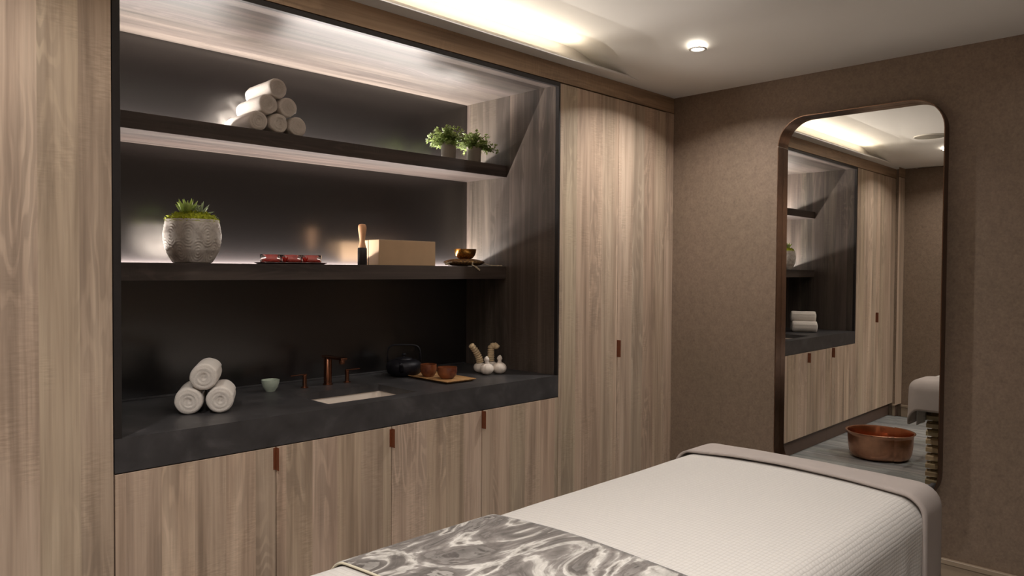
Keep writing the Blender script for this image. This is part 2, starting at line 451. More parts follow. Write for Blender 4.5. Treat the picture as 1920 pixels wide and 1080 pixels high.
def handle(parent, xs_, z0, z1, side):
    """folded leather tab that stands out from the door edge"""
    bm = nb()
    box(bm, xs_-.0022 if side < 0 else xs_-.0005, xs_+.0005 if side < 0 else xs_+.0022, -.024, .004, z0, z1, .0008)
    x0, x1 = (xs_-.010, xs_) if side < 0 else (xs_, xs_+.010)
    box(bm, x0, x1, -.0022, .0005, z0+.002, z1-.002, .0006)
    return tag(obj('handle', bm, LEATHER, parent), 'cognac brown folded tab handle')
def cabinet(name, label, cat, x0, x1, z0, z1, seams, grp, handles, depth=.66, toe=True, mat=None):
    t = thing(name, label, cat, ((x0+x1)/2, 0, 0), grp)
    xs_ = [x0]+seams+[x1]
    bm = nb()
    bt = 0.018
    box(bm, x0+.0005, x0+bt, .021, depth, z0, z1-.001); box(bm, x1-bt, x1-.0005, .021, depth, z0, z1-.001)
    box(bm, x0+bt, x1-bt, .021, depth, z0, z0+bt); box(bm, x0+bt, x1-bt, depth-bt, depth, z0+bt, z1-.001)
    if z1 > 1: box(bm, x0+bt, x1-bt, .021, depth-bt, z1-bt, z1-.001)
    obj('carcass', bm, DARKIN, t)
    for i, (a, b) in enumerate(zip(xs_, xs_[1:])):
        bm = nb(); box(bm, a+.0018, b-.0018, 0, .020, z0+.001, z1-.003, .0008)
        d = obj('door', bm, OAK, t, loc=((a+b)/2 + .37*i, 0, z0))
        d.location = Vector(((a+b)/2 + .37*i, 0, z0)) - t.location
        for (hx, hz0, hz1, side) in handles:
            if (side < 0 and abs(hx-b) < .01) or (side > 0 and abs(hx-a) < .01):
                handle(d, hx+(-.0012 if side < 0 else .0012), hz0, hz1, side)
    if toe:
        bm = nb(); box(bm, x0+.0006, x1-.0006, .038, .056, .0005, z0, .0006); obj('kick_panel', bm, TOEK, t)
    return t
cabinet('tall_cupboard', 'full-height pale oak cupboard with two doors between the recess and the mirror wall', 'cupboard', -1.0161, -.0845, TK, NT, [-.5358], None,
        [(-.5358, .952, 1.044, 1)])
cabinet('tall_cupboard', 'full-height pale oak cupboard filling the left side of the recess', 'cupboard', LX+.001, XL-.0005, TK, NT, [-3.590], None,
        [(-3.590, .952, 1.044, 1)])
bseams = [XL+.0005, -2.5275, -2.0273, -1.5328, XR-.0005]
blab = ['pale oak base cupboard at the far left under the counter, leather tab top right', 'pale oak base cupboard second from left under the counter',
        'pale oak base cupboard third from left below the sink end of the counter', 'pale oak base cupboard at the right end under the counter, tab top left']
bh = [[(-2.5275, .706, .7875, -1)], [(-2.0273, .705, .7806, -1)], [], [(-1.5328, .708, .7877, 1)]]
for i in range(4):
    cabinet('base_cupboard', blab[i], 'cupboard', bseams[i], bseams[i+1], TK, CB-.001, [], 'base cupboards under the counter', bh[i])

# worktop with a cut-out for the sink
SX0, SX1, SY0, SY1 = -2.268, -1.838, .080, .365
t = thing('worktop', 'thick charcoal stone worktop running along the recess above the base cupboards', 'worktop', ((XL+XR)/2, .3, CB))
bm = nb()
xsx = [XL+.0015, SX0, SX1, XR-.0015]; ysy = [0, SY0, SY1, D]
zt, zb = CT, CT-.03
for i in range(3):
    for j in range(3):
        if i == 1 and j == 1: continue
        bm.faces.new([bm.verts.new(p) for p in ((xsx[i], ysy[j], zt), (xsx[i+1], ysy[j], zt), (xsx[i+1], ysy[j+1], zt), (xsx[i], ysy[j+1], zt))])
        if j > 0 or True:
            bm.faces.new([bm.verts.new(p) for p in ((xsx[i], max(ysy[j], .03), zb), (xsx[i], max(ysy[j+1], .03), zb), (xsx[i+1], max(ysy[j+1], .03), zb), (xsx[i+1], max(ysy[j], .03), zb))])
for (a, b) in (((SX0, SY0), (SX1, SY0)), ((SX1, SY0), (SX1, SY1)), ((SX1, SY1), (SX0, SY1)), ((SX0, SY1), (SX0, SY0))):
    bm.faces.new([bm.verts.new((a[0], a[1], zt)), bm.verts.new((b[0], b[1], zt)), bm.verts.new((b[0], b[1], zb)), bm.verts.new((a[0], a[1], zb))])
x0, x1 = xsx[0], xsx[3]
for q in (((x0,0,zt),(x1,0,zt),(x1,0,CB),(x0,0,CB)), ((x0,0,CB),(x1,0,CB),(x1,.03,CB),(x0,.03,CB)), ((x0,.03,CB),(x1,.03,CB),(x1,.03,zb),(x0,.03,zb)),
          ((x0,D,zt),(x1,D,zt),(x1,D,zb),(x0,D,zb)), ((x0,0,zt),(x0,D,zt),(x0,D,zb),(x0,.03,zb),(x0,.03,CB),(x0,0,CB)), ((x1,0,zt),(x1,D,zt),(x1,D,zb),(x1,.03,zb),(x1,.03,CB),(x1,0,CB))):
    bm.faces.new([bm.verts.new(p) for p in q])
obj('slab', bm, STONE, t)
# recessed upstand line at the back
bm = nb(); box(bm, XL+.025, XR-.025, D-.012, D-.001, CT+.0003, CT+.008, .001); obj('upstand', bm, STONE, t)

# undermount sink
t = thing('sink', 'white rectangular sink set under the charcoal worktop in front of the tap', 'sink', ((SX0+SX1)/2, (SY0+SY1)/2, zb-.15))
bm = nb()
def rr(cx, cy, hx, hy, r, z, n=6):
    out = []
    for (sx, sy, a0) in ((1,1,0), (-1,1,90), (-1,-1,180), (1,-1,270)):
        for k in range(n+1):
            a = math.radians(a0+90*k/n)
            out.append((cx+sx*(hx-r)+r*math.cos(a), cy+sy*(hy-r)+r*math.sin(a), z))
    return out
cx, cy = (SX0+SX1)/2, (SY0+SY1)/2; hx, hy = (SX1-SX0)/2+.004, (SY1-SY0)/2+.004
loops = [rr(cx, cy, hx+.02, hy+.02, .03, zb-.001), rr(cx, cy, hx, hy, .02, zb-.001), rr(cx, cy, hx-.006, hy-.006, .03, zb-.10), rr(cx, cy, hx-.03, hy-.03, .04, zb-.125),
         rr(cx, cy, .03, .03, .0299, zb-.130), rr(cx, cy, .022, .022, .0219, zb-.136)]
loops = loops
R = [[bm.verts.new(p) for p in l] for l in loops]
for a, b in zip(R, R[1:]):
    for i in range(len(a)): bm.faces.new((a[i], a[(i+1) % len(a)], b[(i+1) % len(a)], b[i]))
bm.faces.new(R[-1])
obj('basin', bm, PORC, t, smooth=True, angle=40)
bm = nb(); lathe(bm, [(.0, -.134), (.018, -.134), (.021, -.1315), (.0215, -.1325)], (cx, cy, zb), 24, close=False); obj('drain', bm, FAUCET, t, smooth=True)

# recess lining
t = thing('display_recess', 'smoked oak recess lining with black glass back and thin black frame', 'recess', ((XL+XR)/2, 0, CT))
FT = .0225
bm = nb(); box(bm, XL, XL+FT, -.0012, .02, CT+.0005, NT, .0008); box(bm, XR-.012, XR, -.0012, .02, CT+.0005, NT, .0008); box(bm, XL+FT, XR-.012, -.0012, .02, NT-.020, NT, .0008)
obj('frame', bm, BLACKMET, t)
bm = nb(); box(bm, XR-.012, XR-.001, .0205, D+.01, CT+.0005, NT-.012); obj('side_panel', bm, DARKZ, t, loc=(XR, .3, CT))
bm = nb(); box(bm, XL+.001, XL+FT-.002, .0205, D+.01, CT+.0005, NT-.012); obj('side_panel', bm, DARKZ, t, loc=(XL, .3, CT))
bm = nb(); box(bm, XL+FT-.0015, XR-.0125, .0205, D, NT-.012, NT-.001); obj('top_panel', bm, DARKX, t, loc=((XL+XR)/2, .3, NT))
bm = nb(); box(bm, XL+FT-.0015, XR-.0125, D, D+.012, CT+.0005, NT-.0125); obj('back_panel', bm, GLASSBLACK, t)
nx0, nx1 = XL+FT-.0005, XR-.0128
def shelf(lab, z0, z1):
    t = thing('shelf', lab, 'shelf', ((nx0+nx1)/2, SF, z0), 'floating shelves in the recess')
    bm = nb()
    box(bm, nx0, nx1, SF, .642, z0, z1, .0008)
    box(bm, nx0, nx1, .6421, D-.0008, z0, z1-.012)
    obj('board', bm, SHELFM, t, loc=((nx0+nx1)/2+z0*3, SF, z0))
    bm = nb(); box(bm, nx0+.01, nx1-.01, .662, .6775, z1-.0118, z1-.0106); obj('light_strip', bm, LEDM, t)
    area('shelf_led', ((nx0+nx1)/2, .6698, z1-.0100), nx1-nx0-.03, .008, LED_SHELF, NEUT)
    return t
shelf('upper smoked oak shelf holding the six rolled towels and two leafy pots', S1B, S1T)
shelf('lower smoked oak shelf holding the carved pot, red dish and tan box', S2B, S2T)

# ================================================================== CEILING FITTINGS
for i, (dx, dy, pw) in enumerate(DOWN):
    z = min(ch(dx+a_, dy+b_) for a_ in (-.042, 0, .042) for b_ in (-.042, 0, .042))
    if i == 0:
        t = thing('downlight', 'small lit recessed ceiling downlight above the bed beside the mirror wall', 'downlight', (dx, dy, z), 'recessed downlights')
        bm = nb(); lathe(bm, [(.030, 0), (.042, 0), (.043, -.003), (.040, -.005), (.031, -.004), (.030, 0)], (dx, dy, z-.0003), 36, close=False); obj('trim_ring', bm, TRIMW, t, smooth=True)
        bm = nb(); lathe(bm, [(0, -.0012), (.029, -.0012), (.0295, -.0004)], (dx, dy, z), 32, close=False); obj('lens', bm, LAMPM, t)
        d0 = t
    else:
        t = copy_tree(d0); t.location = (dx, dy, z)  # those over mid bed, camera and by the mirror wall are added fill
        t['label'] = ['', 'lit ceiling downlight over the foot of the bed, out of frame', 'added fill downlight over the middle of the bed, out of frame',
                      'added fill downlight above the camera, out of frame', 'added fill downlight near the mirror wall, out of frame'][i]
    l = bpy.data.lights.new('downlight_lamp', 'AREA'); l.shape = 'DISK'; l.size = .056; l.energy = pw; l.color = DOWNC; l.spread = 2.36 if i < 2 else 2.5
    o = bpy.data.objects.new('downlight_lamp', l); COL.objects.link(o); o.location = (dx, dy, z-.004)

t = thing('ceiling_speaker', 'round grey ceiling speaker grille seen in the mirror', 'speaker', (-2.95, -.55, C2))
bm = nb(); lathe(bm, [(0, -.006), (.112, -.006), (.116, -.004)], (-2.95, -.55, C2), 48, close=False); obj('grille', bm, SPK, t, smooth=True, angle=40)
bm = nb(); lathe(bm, [(.116, -.0005), (.127, -.0005), (.127, -.005), (.123, -.008), (.116, -.005)], (-2.95, -.55, C2), 48, close=False); obj('rim', bm, TRIMW, t, smooth=True, angle=40)

# ================================================================== MIRROR
MY0, MY1, MZ0, MZ1 = -1.449, -.676, .36, 2.213
MR = .14; MD = .064
yaw = .009
t = thing('wall_mirror', 'tall mirror with rounded corners in a deep bronze frame on the brown wall', 'mirror', (0, (MY0+MY1)/2, MZ0))
def rrect(y0, y1, z0, z1, r, n=12):
    out = []
    for (cy_, cz_, a0) in ((y1-r, z1-r, 0), (y0+r, z1-r, 90), (y0+r, z0+r, 180), (y1-r, z0+r, 270)):
        for k in range(n+1):
            a = math.radians(a0+90*k/n); out.append((cy_+r*math.cos(a), cz_+r*math.sin(a)))
    return out
inn = rrect(MY0, MY1, MZ0, MZ1, MR)
out = rrect(MY0-.004, MY1+.004, MZ0-.004, MZ1+.004, MR+.004)
bm = nb()
def gx(y): return -.005 - yaw*(y+.8)
n = len(inn)
A = [bm.verts.new((-.0005, y, z)) for y, z in out]; B = [bm.verts.new((-MD, y, z)) for y, z in out]
Cc = [bm.verts.new((-MD, y, z)) for y, z in inn]; Dd = [bm.verts.new((-.0005, y, z)) for y, z in inn]
for i in range(n):
    j = (i+1) % n
    for P, Q in ((A, B), (B, Cc), (Cc, Dd), (Dd, A)): bm.faces.new((P[i], P[j], Q[j], Q[i]))
obj('frame', bm, BRONZE, t, smooth=True, angle=40)
bm = nb()
g = rrect(MY0+.0005, MY1-.0005, MZ0+.0005, MZ1-.0005, MR)
F = [bm.verts.new((gx(y)-.0, y, z)) for y, z in g]; Bk = [bm.verts.new((-.001, y, z)) for y, z in g]
bm.faces.new(F); bm.faces.new(list(reversed(Bk)))
for i in range(n): bm.faces.new((F[i], F[(i+1) % n], Bk[(i+1) % n], Bk[i]))
obj('mirror_glass', bm, MIRROR, t)
bm = nb()   # fine bright joint round the frame
for (yy, s) in ((MY1, 1),):
    box(bm, -MD-.0006, -.006, yy-.0006, yy+.0002, MZ1-MR-.001, MZ1-MR+.001)
    box(bm, -MD-.0006, -MD+.0004, yy-.0006, yy+.0042, MZ1-MR-.001, MZ1-MR+.001)
obj('joint', bm, TRIMW, t)

# ================================================================== MASSAGE BED
BX0, BX1, BY0, BY1, BZ = -3.25, -1.215, -1.755, -.955, .700
t = thing('massage_table', 'massage table with slatted pale wood base under grey and white covers', 'massage table', ((BX0+BX1)/2, (BY0+BY1)/2, 0))
bm = nb(); box(bm, BX0+.02, BX1-.02, BY0+.02, BY1-.02, .62, .712, .03, 3); obj('cushion', bm, SHEETIN, t, smooth=True)
px0, px1, py0, py1 = -3.05, -1.575, -1.66, -.955
bm = nb(); box(bm, px0-.12, px1+.12, py0-.03, py1+.03, .575, .6195, .003); obj('top_frame', bm, SLATW, t)
bm = nb(); box(bm, px0+.03, px1-.03, py0+.03, py1-.03, .03, .575); obj('core', bm, DARKIN, t)
for (ax, ay) in ((px0, py0), (px0, py1), (px1, py0), (px1, py1)):
    bm = nb(); sx = 1 if ax == px0 else -1; sy = 1 if ay == py0 else -1
    xa, xb = sorted((ax+sx*.018, ax+sx*.05)); ya, yb = sorted((ay+sy*.018, ay+sy*.05))
    box(bm, xa, xb, ya, yb, .03, .575, .001); obj('post', bm, SLATW, t)
bm = nb(); box(bm, px0+.01, px1-.01, py0+.01, py1-.01, .0005, .03, .002); obj('plinth', bm, SLATW, t)
nsl = 10
protos = None
for k in range(nsl):
    z = .052 + k*.053
    if protos is None:
        protos = []
        for (xa, xb, ya, yb, dirn) in ((px1-.016, px1+.014, py0-.012, py1+.012, 'x+'), (px0-.014, px0+.016, py0-.012, py1+.012, 'x-'),
                                       (px0, px1, py1-.016, py1+.014, 'y+'), (px0, px1, py0-.014, py0+.016, 'y-')):
            bm = nb()
            # tilted louvre: outer edge lower than the inner edge
            def zz(x_, y_, z_):
                if dirn == 'x+': f = (x_-xa)/(xb-xa)
                elif dirn == 'x-': f = 1-(x_-xa)/(xb-xa)
                elif dirn == 'y+': f = (y_-ya)/(yb-ya)
                else: f = 1-(y_-ya)/(yb-ya)
                return z_ - .016*f
            vs = box(bm, xa, xb, ya, yb, z, z+.026)
            for v_ in vs: v_.co.z = zz(v_.co.x, v_.co.y, v_.co.z)
            protos.append(obj('slat', bm, SLATW, t, loc=((xa+xb)/2, (ya+yb)/2, z)))
    else:
        for p_ in protos:
            c = p_.copy(); COL.objects.link(c); c.parent = t; c.location = p_.location + Vector((0, 0, k*.053))

# grey step at the head end of the base
bm = nb()
v8 = box(bm, -1.555, -1.40, -1.45, -.985, .0005, .055, .006, 2)
tag(obj('foot_step', bm, PLINTHM, None, loc=(-1.56, -1.2, 0), smooth=True, angle=40), 'low dark grey rubber step on the floor before the slatted bed base', 'step')

def crown(x, y):
    u = max(0, 1-((y+1.355)/.40)**2); return .022*u*max(0, min(1, (BX1+.03-x)/.22))**.7
# ---- sheet: rings around a rounded plan, draping over the end
def prof_side(r, drop, n=6):
    """arc over the edge then straight down; returns (outward, z) offsets from top edge"""
    return [(r*math.sin(a), r*math.cos(a)-r) for a in [PI/2*k/n for k in range(n+1)]] + [(r, -r-(drop-r)*k/6) for k in range(1, 7)]
def drape(x0, x1, y0, y1, z, r, plan_r, dropf, name, mat, label, cat, bumpa=.0015, thick=.003, cut=None):
    bm = nb(); n = 14
    pl = []
    for (cx_, cy_, a0, m) in ((x1-plan_r, y1-plan_r, 0, n), (x0+plan_r, y1-plan_r, 90, n), (x0+plan_r, y0+plan_r, 180, n), (x1-plan_r, y0+plan_r, 270, n)):
        for k in range(m+1):
            a = math.radians(a0+90*k/m); pl.append((cx_, cy_, math.cos(a), math.sin(a)))
    # insert points along the straight runs
    base = []
    for i, p in enumerate(pl):
        base.append(p); q = pl[(i+1) % len(pl)]
        d = math.hypot(q[0]-p[0], q[1]-p[1])
        if d > .01:
            m = int(d/.04)
            for k in range(1, m):
                f = k/m; base.append((p[0]+(q[0]-p[0])*f, p[1]+(q[1]-p[1])*f, p[2], p[3]))
    rings = []
    for (ins) in (-.0,):
        pass
    N = len(base)
    cxm, cym = (x0+x1)/2, (y0+y1)/2
    def P(i, o, zz):
        b = base[i]; return Vector((b[0]+b[2]*(plan_r-r+o), b[1]+b[3]*(plan_r-r+o), zz))
    prof = [(r*math.sin(PI/2*k/7), r*math.cos(PI/2*k/7)-r, 0) for k in range(8)] + [(r, 0, k/8) for k in range(1, 9)]
    for (o_, dz, fr) in prof:
        ring = []
        for i in range(N):
            p = P(i, o_, z)
            dr, fl = dropf(p.x, p.y, base[i][2], base[i][3])
            if fr == 0: zz = z+dz; e = 0
            else:
                zz = z-r-(dr-r)*fr
                e = fr*(fl*.4 + .003*math.sin(11*p.x+9)*math.sin(13*p.y+2))
            ring.append(bm.verts.new((p.x+base[i][2]*e, p.y+base[i][3]*e, zz)))
        rings.append(ring)
    for a, b in zip(rings, rings[1:]):
        for i in range(N): bm.faces.new((a[i], a[(i+1) % N], b[(i+1) % N], b[i]))
    bm.faces.new(rings[0])
    if cut is not None:
        bmesh.ops.triangulate(bm, faces=[f for f in bm.faces if len(f.verts) > 4])
        # refine the flat top so that it can carry a soft crown
        g = list(bm.verts)+list(bm.edges)+list(bm.faces)
        bmesh.ops.bisect_plane(bm, geom=g, plane_co=(cut, 0, 0), plane_no=(1, 0, 0), clear_inner=True)
        for k in range(1, 30):
            g = list(bm.verts)+list(bm.edges)+list(bm.faces); yk = y0+(y1-y0)*k/30
            bmesh.ops.bisect_plane(bm, geom=g, plane_co=(0, yk, 0), plane_no=(0, 1, 0))
        for xk in (-1.36, -1.33, -1.30, -1.28):
            g = list(bm.verts)+list(bm.edges)+list(bm.faces)
            bmesh.ops.bisect_plane(bm, geom=g, plane_co=(xk, 0, 0), plane_no=(1, 0, 0))
        for v_ in bm.verts:
            if v_.co.z > z-.02: v_.co.z += crown(v_.co.x, v_.co.y) + .0015*noise.noise(v_.co*9)
    o = obj(name, bm, mat, None, smooth=True, angle=50, loc=(cxm, cym, z))
    s = o.modifiers.new('thick', 'SOLIDIFY'); s.thickness = thick; s.offset = -1
    tag(o, label, cat); return o
def dropsheet(x, y, nx, ny):
    # end hangs short, the long sides hang lower, with a soft corner fold
    side = abs(ny)**2.2; end = 1-side
    d = .185*end + .29*side
    return d, .004+.012*side*(1-side)*4
drape(BX0, BX1+.035, BY0-.024, BY1+.026, .760, .062, .078, dropsheet, 'bed_sheet', SHEET, 'smooth taupe sheet showing at the far end of the massage bed beyond the white quilt', 'sheet', thick=.008, cut=-1.412)

def arcprof(y0, y1, z, r, dl, dr_, n=8):
    """cross-section over the bed from the left drop to the right drop; list of (y, z, s)"""
    p = []
    for k in range(10): p.append((y1, z-r-(dl-r)*(1-k/9)))
    for k in range(1, n+1):
        a = PI/2*k/n; p.append((y1-r+r*math.cos(a), z-r+r*math.sin(a)))
    m = 44
    for k in range(1, m): p.append((y1-r+(y0-y1+2*r)*k/m, z))
    for k in range(n+1):
        a = PI/2+PI/2*k/n; p.append((y0+r+r*math.cos(a), z-r+r*math.sin(a)))
    for k in range(1, 12): p.append((y0, z-r-(dr_-r)*k/11))
    s = 0; o_ = [(p[0][0], p[0][1], 0)]
    for a, b in zip(p, p[1:]):
        s += math.hypot(b[0]-a[0], b[1]-a[1]); o_.append((b[0], b[1], s))
    return o_
def sweep(name, x0, x1, prof, mat, label, cat, nx=60, thick=.006, edge=None, wav=.002, crease=0):
    bm = nb(); uv = bm.loops.layers.uv.new('UVMap')
    V = []
    for i in range(nx+1):
        row = []
        for j, (y, z, s) in enumerate(prof):
            f = i/nx
            ex = edge(y, z) if edge else 0
            X = x0+(x1-x0)*f + ex*f
            nzv = noise.noise(Vector((X*4, s*5, 3.3)))*wav
            hang = sm(0, .16, prof[len(prof)//2][1]-.05-z)
            yy = y + (hang*(.006*math.sin(X*19+1) + .004*math.sin(X*47)) * (1 if y > -1.3 else -1)) + nzv*hang
            v_ = bm.verts.new((X, yy, z + (nzv + crown(X, y))*(1-hang))); row.append((v_, (X, s)))
        V.append(row)
    for i in range(nx):
        for j in range(len(prof)-1):
            q = (V[i][j], V[i+1][j], V[i+1][j+1], V[i][j+1])
            f = bm.faces.new([a[0] for a in q])
            for lp, a in zip(f.loops, q): lp[uv].uv = a[1]
    o = obj(name, bm, mat, None, smooth=True, loc=((x0+x1)/2, -1.355, prof[len(prof)//2][1]), merge=False)
    s = o.modifiers.new('thick', 'SOLIDIFY'); s.thickness = thick; s.offset = 1
    tag(o, label, cat); return o
qp = arcprof(BY0-.013, BY1+.013, .740, .07, .29, .40)
sweep('quilt', -3.235, -1.37, qp, QUILT, 'white quilted coverlet over the massage bed, hanging down its right side', 'quilt', 90, .005,
      )
tp = arcprof(BY0-.022, BY1+.022, .749, .075, .26, .34)
sweep('throw', -2.882, -2.412, tp, MARB, 'grey and white marbled throw laid across the bed with cream piping', 'throw', 30, .006)
thr = bpy.data.objects['throw']
bm = nb(); tube(bm, [(-2.884, y+(0.0), z+.002+crown(-2.884, y)) for (y, z, s) in tp], .0028, 8); obj('piping', bm, PIPING, thr, smooth=True)

# ================================================================== COPPER FOOT BOWL
t = thing('foot_bowl', 'large copper foot bowl on the floor, seen in the mirror', 'bowl', (-2.23, -.46, 0))
c0 = (-2.23, -.46, .0005)
bm = nb(); lathe(bm, [(r_*.865, z_*1.02) for (r_, z_) in [(0, 0), (.165, 0), (.19, .004), (.214, .02), (.228, .05), (.236, .10), (.240, .17), (.243, .190), (.256, .197), (.258, .200), (.254, .2025), (.242, .199)]], c0, 72, close=False)
obj('outside', bm, COPPER, t, smooth=True, angle=60)
bm = nb(); lathe(bm, [(r_*.865, z_*1.02) for (r_, z_) in [(.2425, .1992), (.236, .185), (.232, .10), (.222, .05), (.206, .022), (.18, .008), (0, .006)]], c0, 72, close=False)
obj('inside', bm, COPPERIN, t, smooth=True, angle=60)

# ================================================================== TOWELS
def towel_mesh(r, L, seed):
    rnd = random.Random(seed); bm = nb(); n = 56
    ys = [0, .004, .012, .03] + [.03+(L-.06)*k/8 for k in range(1, 9)] + [L-.012, L-.004, L]
    ph = rnd.random()*6.28
    def rad(a, y):
        e = min(y, L-y); k = 1-.10*max(0, 1-e/.012)**2
        da = (a-ph) % (2*PI)
        flap = .0035*(1-da/(2*PI))
        return (r-.0035+flap)*k + .0016*noise.noise(Vector((math.cos(a)*2, math.sin(a)*2, y*14+seed)))
    rings = []
    for y in ys:
        ring = []
        for i in range(n):
            a = 2*PI*i/n; q = rad(a, y)
            p = Vector((q*math.cos(a), y, q*math.sin(a)))
            if p.z < -r*.93: p.z = -r*.93
            ring.append(bm.verts.new(p))
        rings.append(ring)
    for a, b in zip(rings, rings[1:]):
        for i in range(n): bm.faces.new((a[i], a[(i+1) % n], b[(i+1) % n], b[i]))
    # end faces with the spiral of the roll pressed in
    for side, ring, sg in ((0, rings[0], 1), (L, rings[-1], -1)):
        prev = ring; m = 9
        for k in range(1, m):
            f = 1-k/m; cur = []
            for i in range(n):
                a = 2*PI*i/n; q = rad(a, side)*f
                s = math.sin(2*PI*(f*3.4) - a + ph)
                dep = .0055*(1-f) - .0034*s*min(1, 2.5*(1-f)+.2) - .004*math.sin(PI*f)
                zc = q*math.sin(a)
                cur.append(bm.verts.new((q*math.cos(a), side+sg*dep, max(zc, -r*.93*f if f > .3 else zc))))
            for i in range(n): bm.faces.new((prev[i], prev[(i+1) % n], cur[(i+1) % n], cur[i]))
            prev = cur
        bm.faces.new(prev)
    return bm
def towel(loc, r, L, rotz, label, grp, seed, roll=0):
    bm = towel_mesh(r, L, seed)
    o = obj('rolled_towel', bm, TERRY, None, smooth=True)
    o.rotation_euler = (0, roll, rotz); o.location = loc
    tag(o, label, 'towel', grp); return o
g1 = 'rolled white towels stacked on the upper shelf'
tr = .0422
zt1 = S1T + tr*.93
T1 = [(-2.405, .378, zt1, 'left rolled white towel in the bottom row on the upper shelf'), (-2.318, .376, zt1, 'middle rolled white towel in the bottom row on the upper shelf'),
      (-2.233, .377, zt1, 'right rolled white towel in the bottom row on the upper shelf'), (-2.362, .381, zt1+.0722, 'left rolled white towel in the second row on the upper shelf'),
      (-2.276, .380, zt1+.0722, 'right rolled white towel in the second row on the upper shelf'), (-2.319, .384, zt1+.1444, 'topmost rolled white towel on the upper shelf pyramid')]
for i, (x, y, z, lab) in enumerate(T1):
    towel((x, y, z), tr, .225, random.uniform(-.03, .03), lab, g1, 11+i*3)
g2 = 'rolled white towels stacked on the worktop'
r3 = .0495; rz = -.47
zc = CT + r3*.93 + .0012
dv = Vector((math.cos(rz), math.sin(rz), 0))
bx_, by_ = -2.742, .232
towel((bx_, by_, zc), r3, .20, rz, 'left lower rolled white towel on the charcoal worktop', g2, 51)
towel((bx_+dv.x*.100+.002, by_+dv.y*.100-.006, zc), r3, .20, rz, 'right lower rolled white towel on the charcoal worktop', g2, 57)
towel((bx_+dv.x*.051, by_+dv.y*.051+.004, zc+.0835), r3, .20, rz-.03, 'upper rolled white towel resting on two others on the worktop', g2, 66)

# ================================================================== POTTED PLANTS
def leaf(bm, base, d, L, W, up_=Vector((0,0,1)), curl=.15):
    d = d.normalized(); s = d.cross(up_)
    if s.length < .01: s = Vector((1,0,0))
    s.normalize(); nrm = s.cross(d).normalized()
    p = [base, base+d*L*.35+s*W*.5+nrm*L*.04, base+d*L*.72+s*W*.42-nrm*L*curl*.4, base+d*L-nrm*L*curl, base+d*L*.72-s*W*.42-nrm*L*curl*.4, base+d*L*.35-s*W*.5+nrm*L*.04]
    m1 = base+d*L*.36-nrm*L*.02; m2 = base+d*L*.72-nrm*L*(curl*.4+.04)
    v = [bm.verts.new(q) for q in p]; a = bm.verts.new(m1); b = bm.verts.new(m2)
    for f in ((v[0], v[1], a), (v[0], a, v[5]), (v[1], v[2], b, a), (a, b, v[4], v[5]), (v[2], v[3], b), (b, v[3], v[4])): bm.faces.new(f)
def herb(x, y, label, seed, tilt):
    rnd = random.Random(seed)
    z = S1T+.0005; h = .082
    t = thing('potted_herb', label, 'plant', (x, y, z), 'leafy plants in grey pots on the upper shelf')
    bm = nb(); lathe(bm, [(0, 0), (.034, 0), (.036, .003), (.0385, h), (.0365, h), (.035, h-.01), (0, h-.01)], (x, y, z), 36, close=False); obj('pot', bm, GREYPOT, t, smooth=True, angle=40)
    bm = nb(); lathe(bm, [(0, h-.006), (.02, h-.007), (.0352, h-.0105)], (x, y, z), 24, close=False); obj('soil', bm, SOIL, t, smooth=True)
    fo = nb(); st = nb()
    for s_ in range(80):
        az = rnd.uniform(0, 2*PI); el = rnd.uniform(.05, 1.35)
        L = rnd.uniform(.060, .108)*(.85+.25*math.cos(el))
        p = Vector((x+rnd.uniform(-.015, .015), y+rnd.uniform(-.015, .015), z+h-.01))
        d = Vector((math.cos(az)*math.cos(el)*1.0+tilt*.25, math.sin(az)*math.cos(el), math.sin(el)+.25)).normalized()
        pts = [p.copy()]; m = 7
        for k in range(m):
            d = (d + Vector((rnd.uniform(-.12, .12), rnd.uniform(-.12, .12), -.09))).normalized()
            p = p + d*(L/m); pts.append(p.copy())
            if p.y > D-.015: p.y = D-.015; d.y = -abs(d.y)
            if p.x > XR-.02: p.x = XR-.02
            p.x = min(p.x, -1.290) if tilt < 0 else max(p.x, -1.268)
            if k >= 1:
                for q in range(4 if k < m-1 else 6):
                    ld = (d*rnd.uniform(.1, .8) + Vector((rnd.uniform(-1, 1), rnd.uniform(-1, 1), rnd.uniform(-.5, .9)))).normalized()
                    leaf(fo, p, ld, rnd.uniform(.012, .019), rnd.uniform(.008, .012))
        tube(st, pts, .0008, 4, False)
    tag(obj('foliage', fo, LEAFA, t, smooth=False, merge=False), kind='stuff')
    tag(obj('stems', st, LEAFA, t, smooth=True, merge=False), kind='stuff')
    return t
herb(-1.372, .432, 'small leafy green plant in a grey cylinder pot, left of the upper-shelf pair', 5, -1)
herb(-1.202, .430, 'small leafy green plant in a grey cylinder pot, right of the upper-shelf pair', 9, .4)

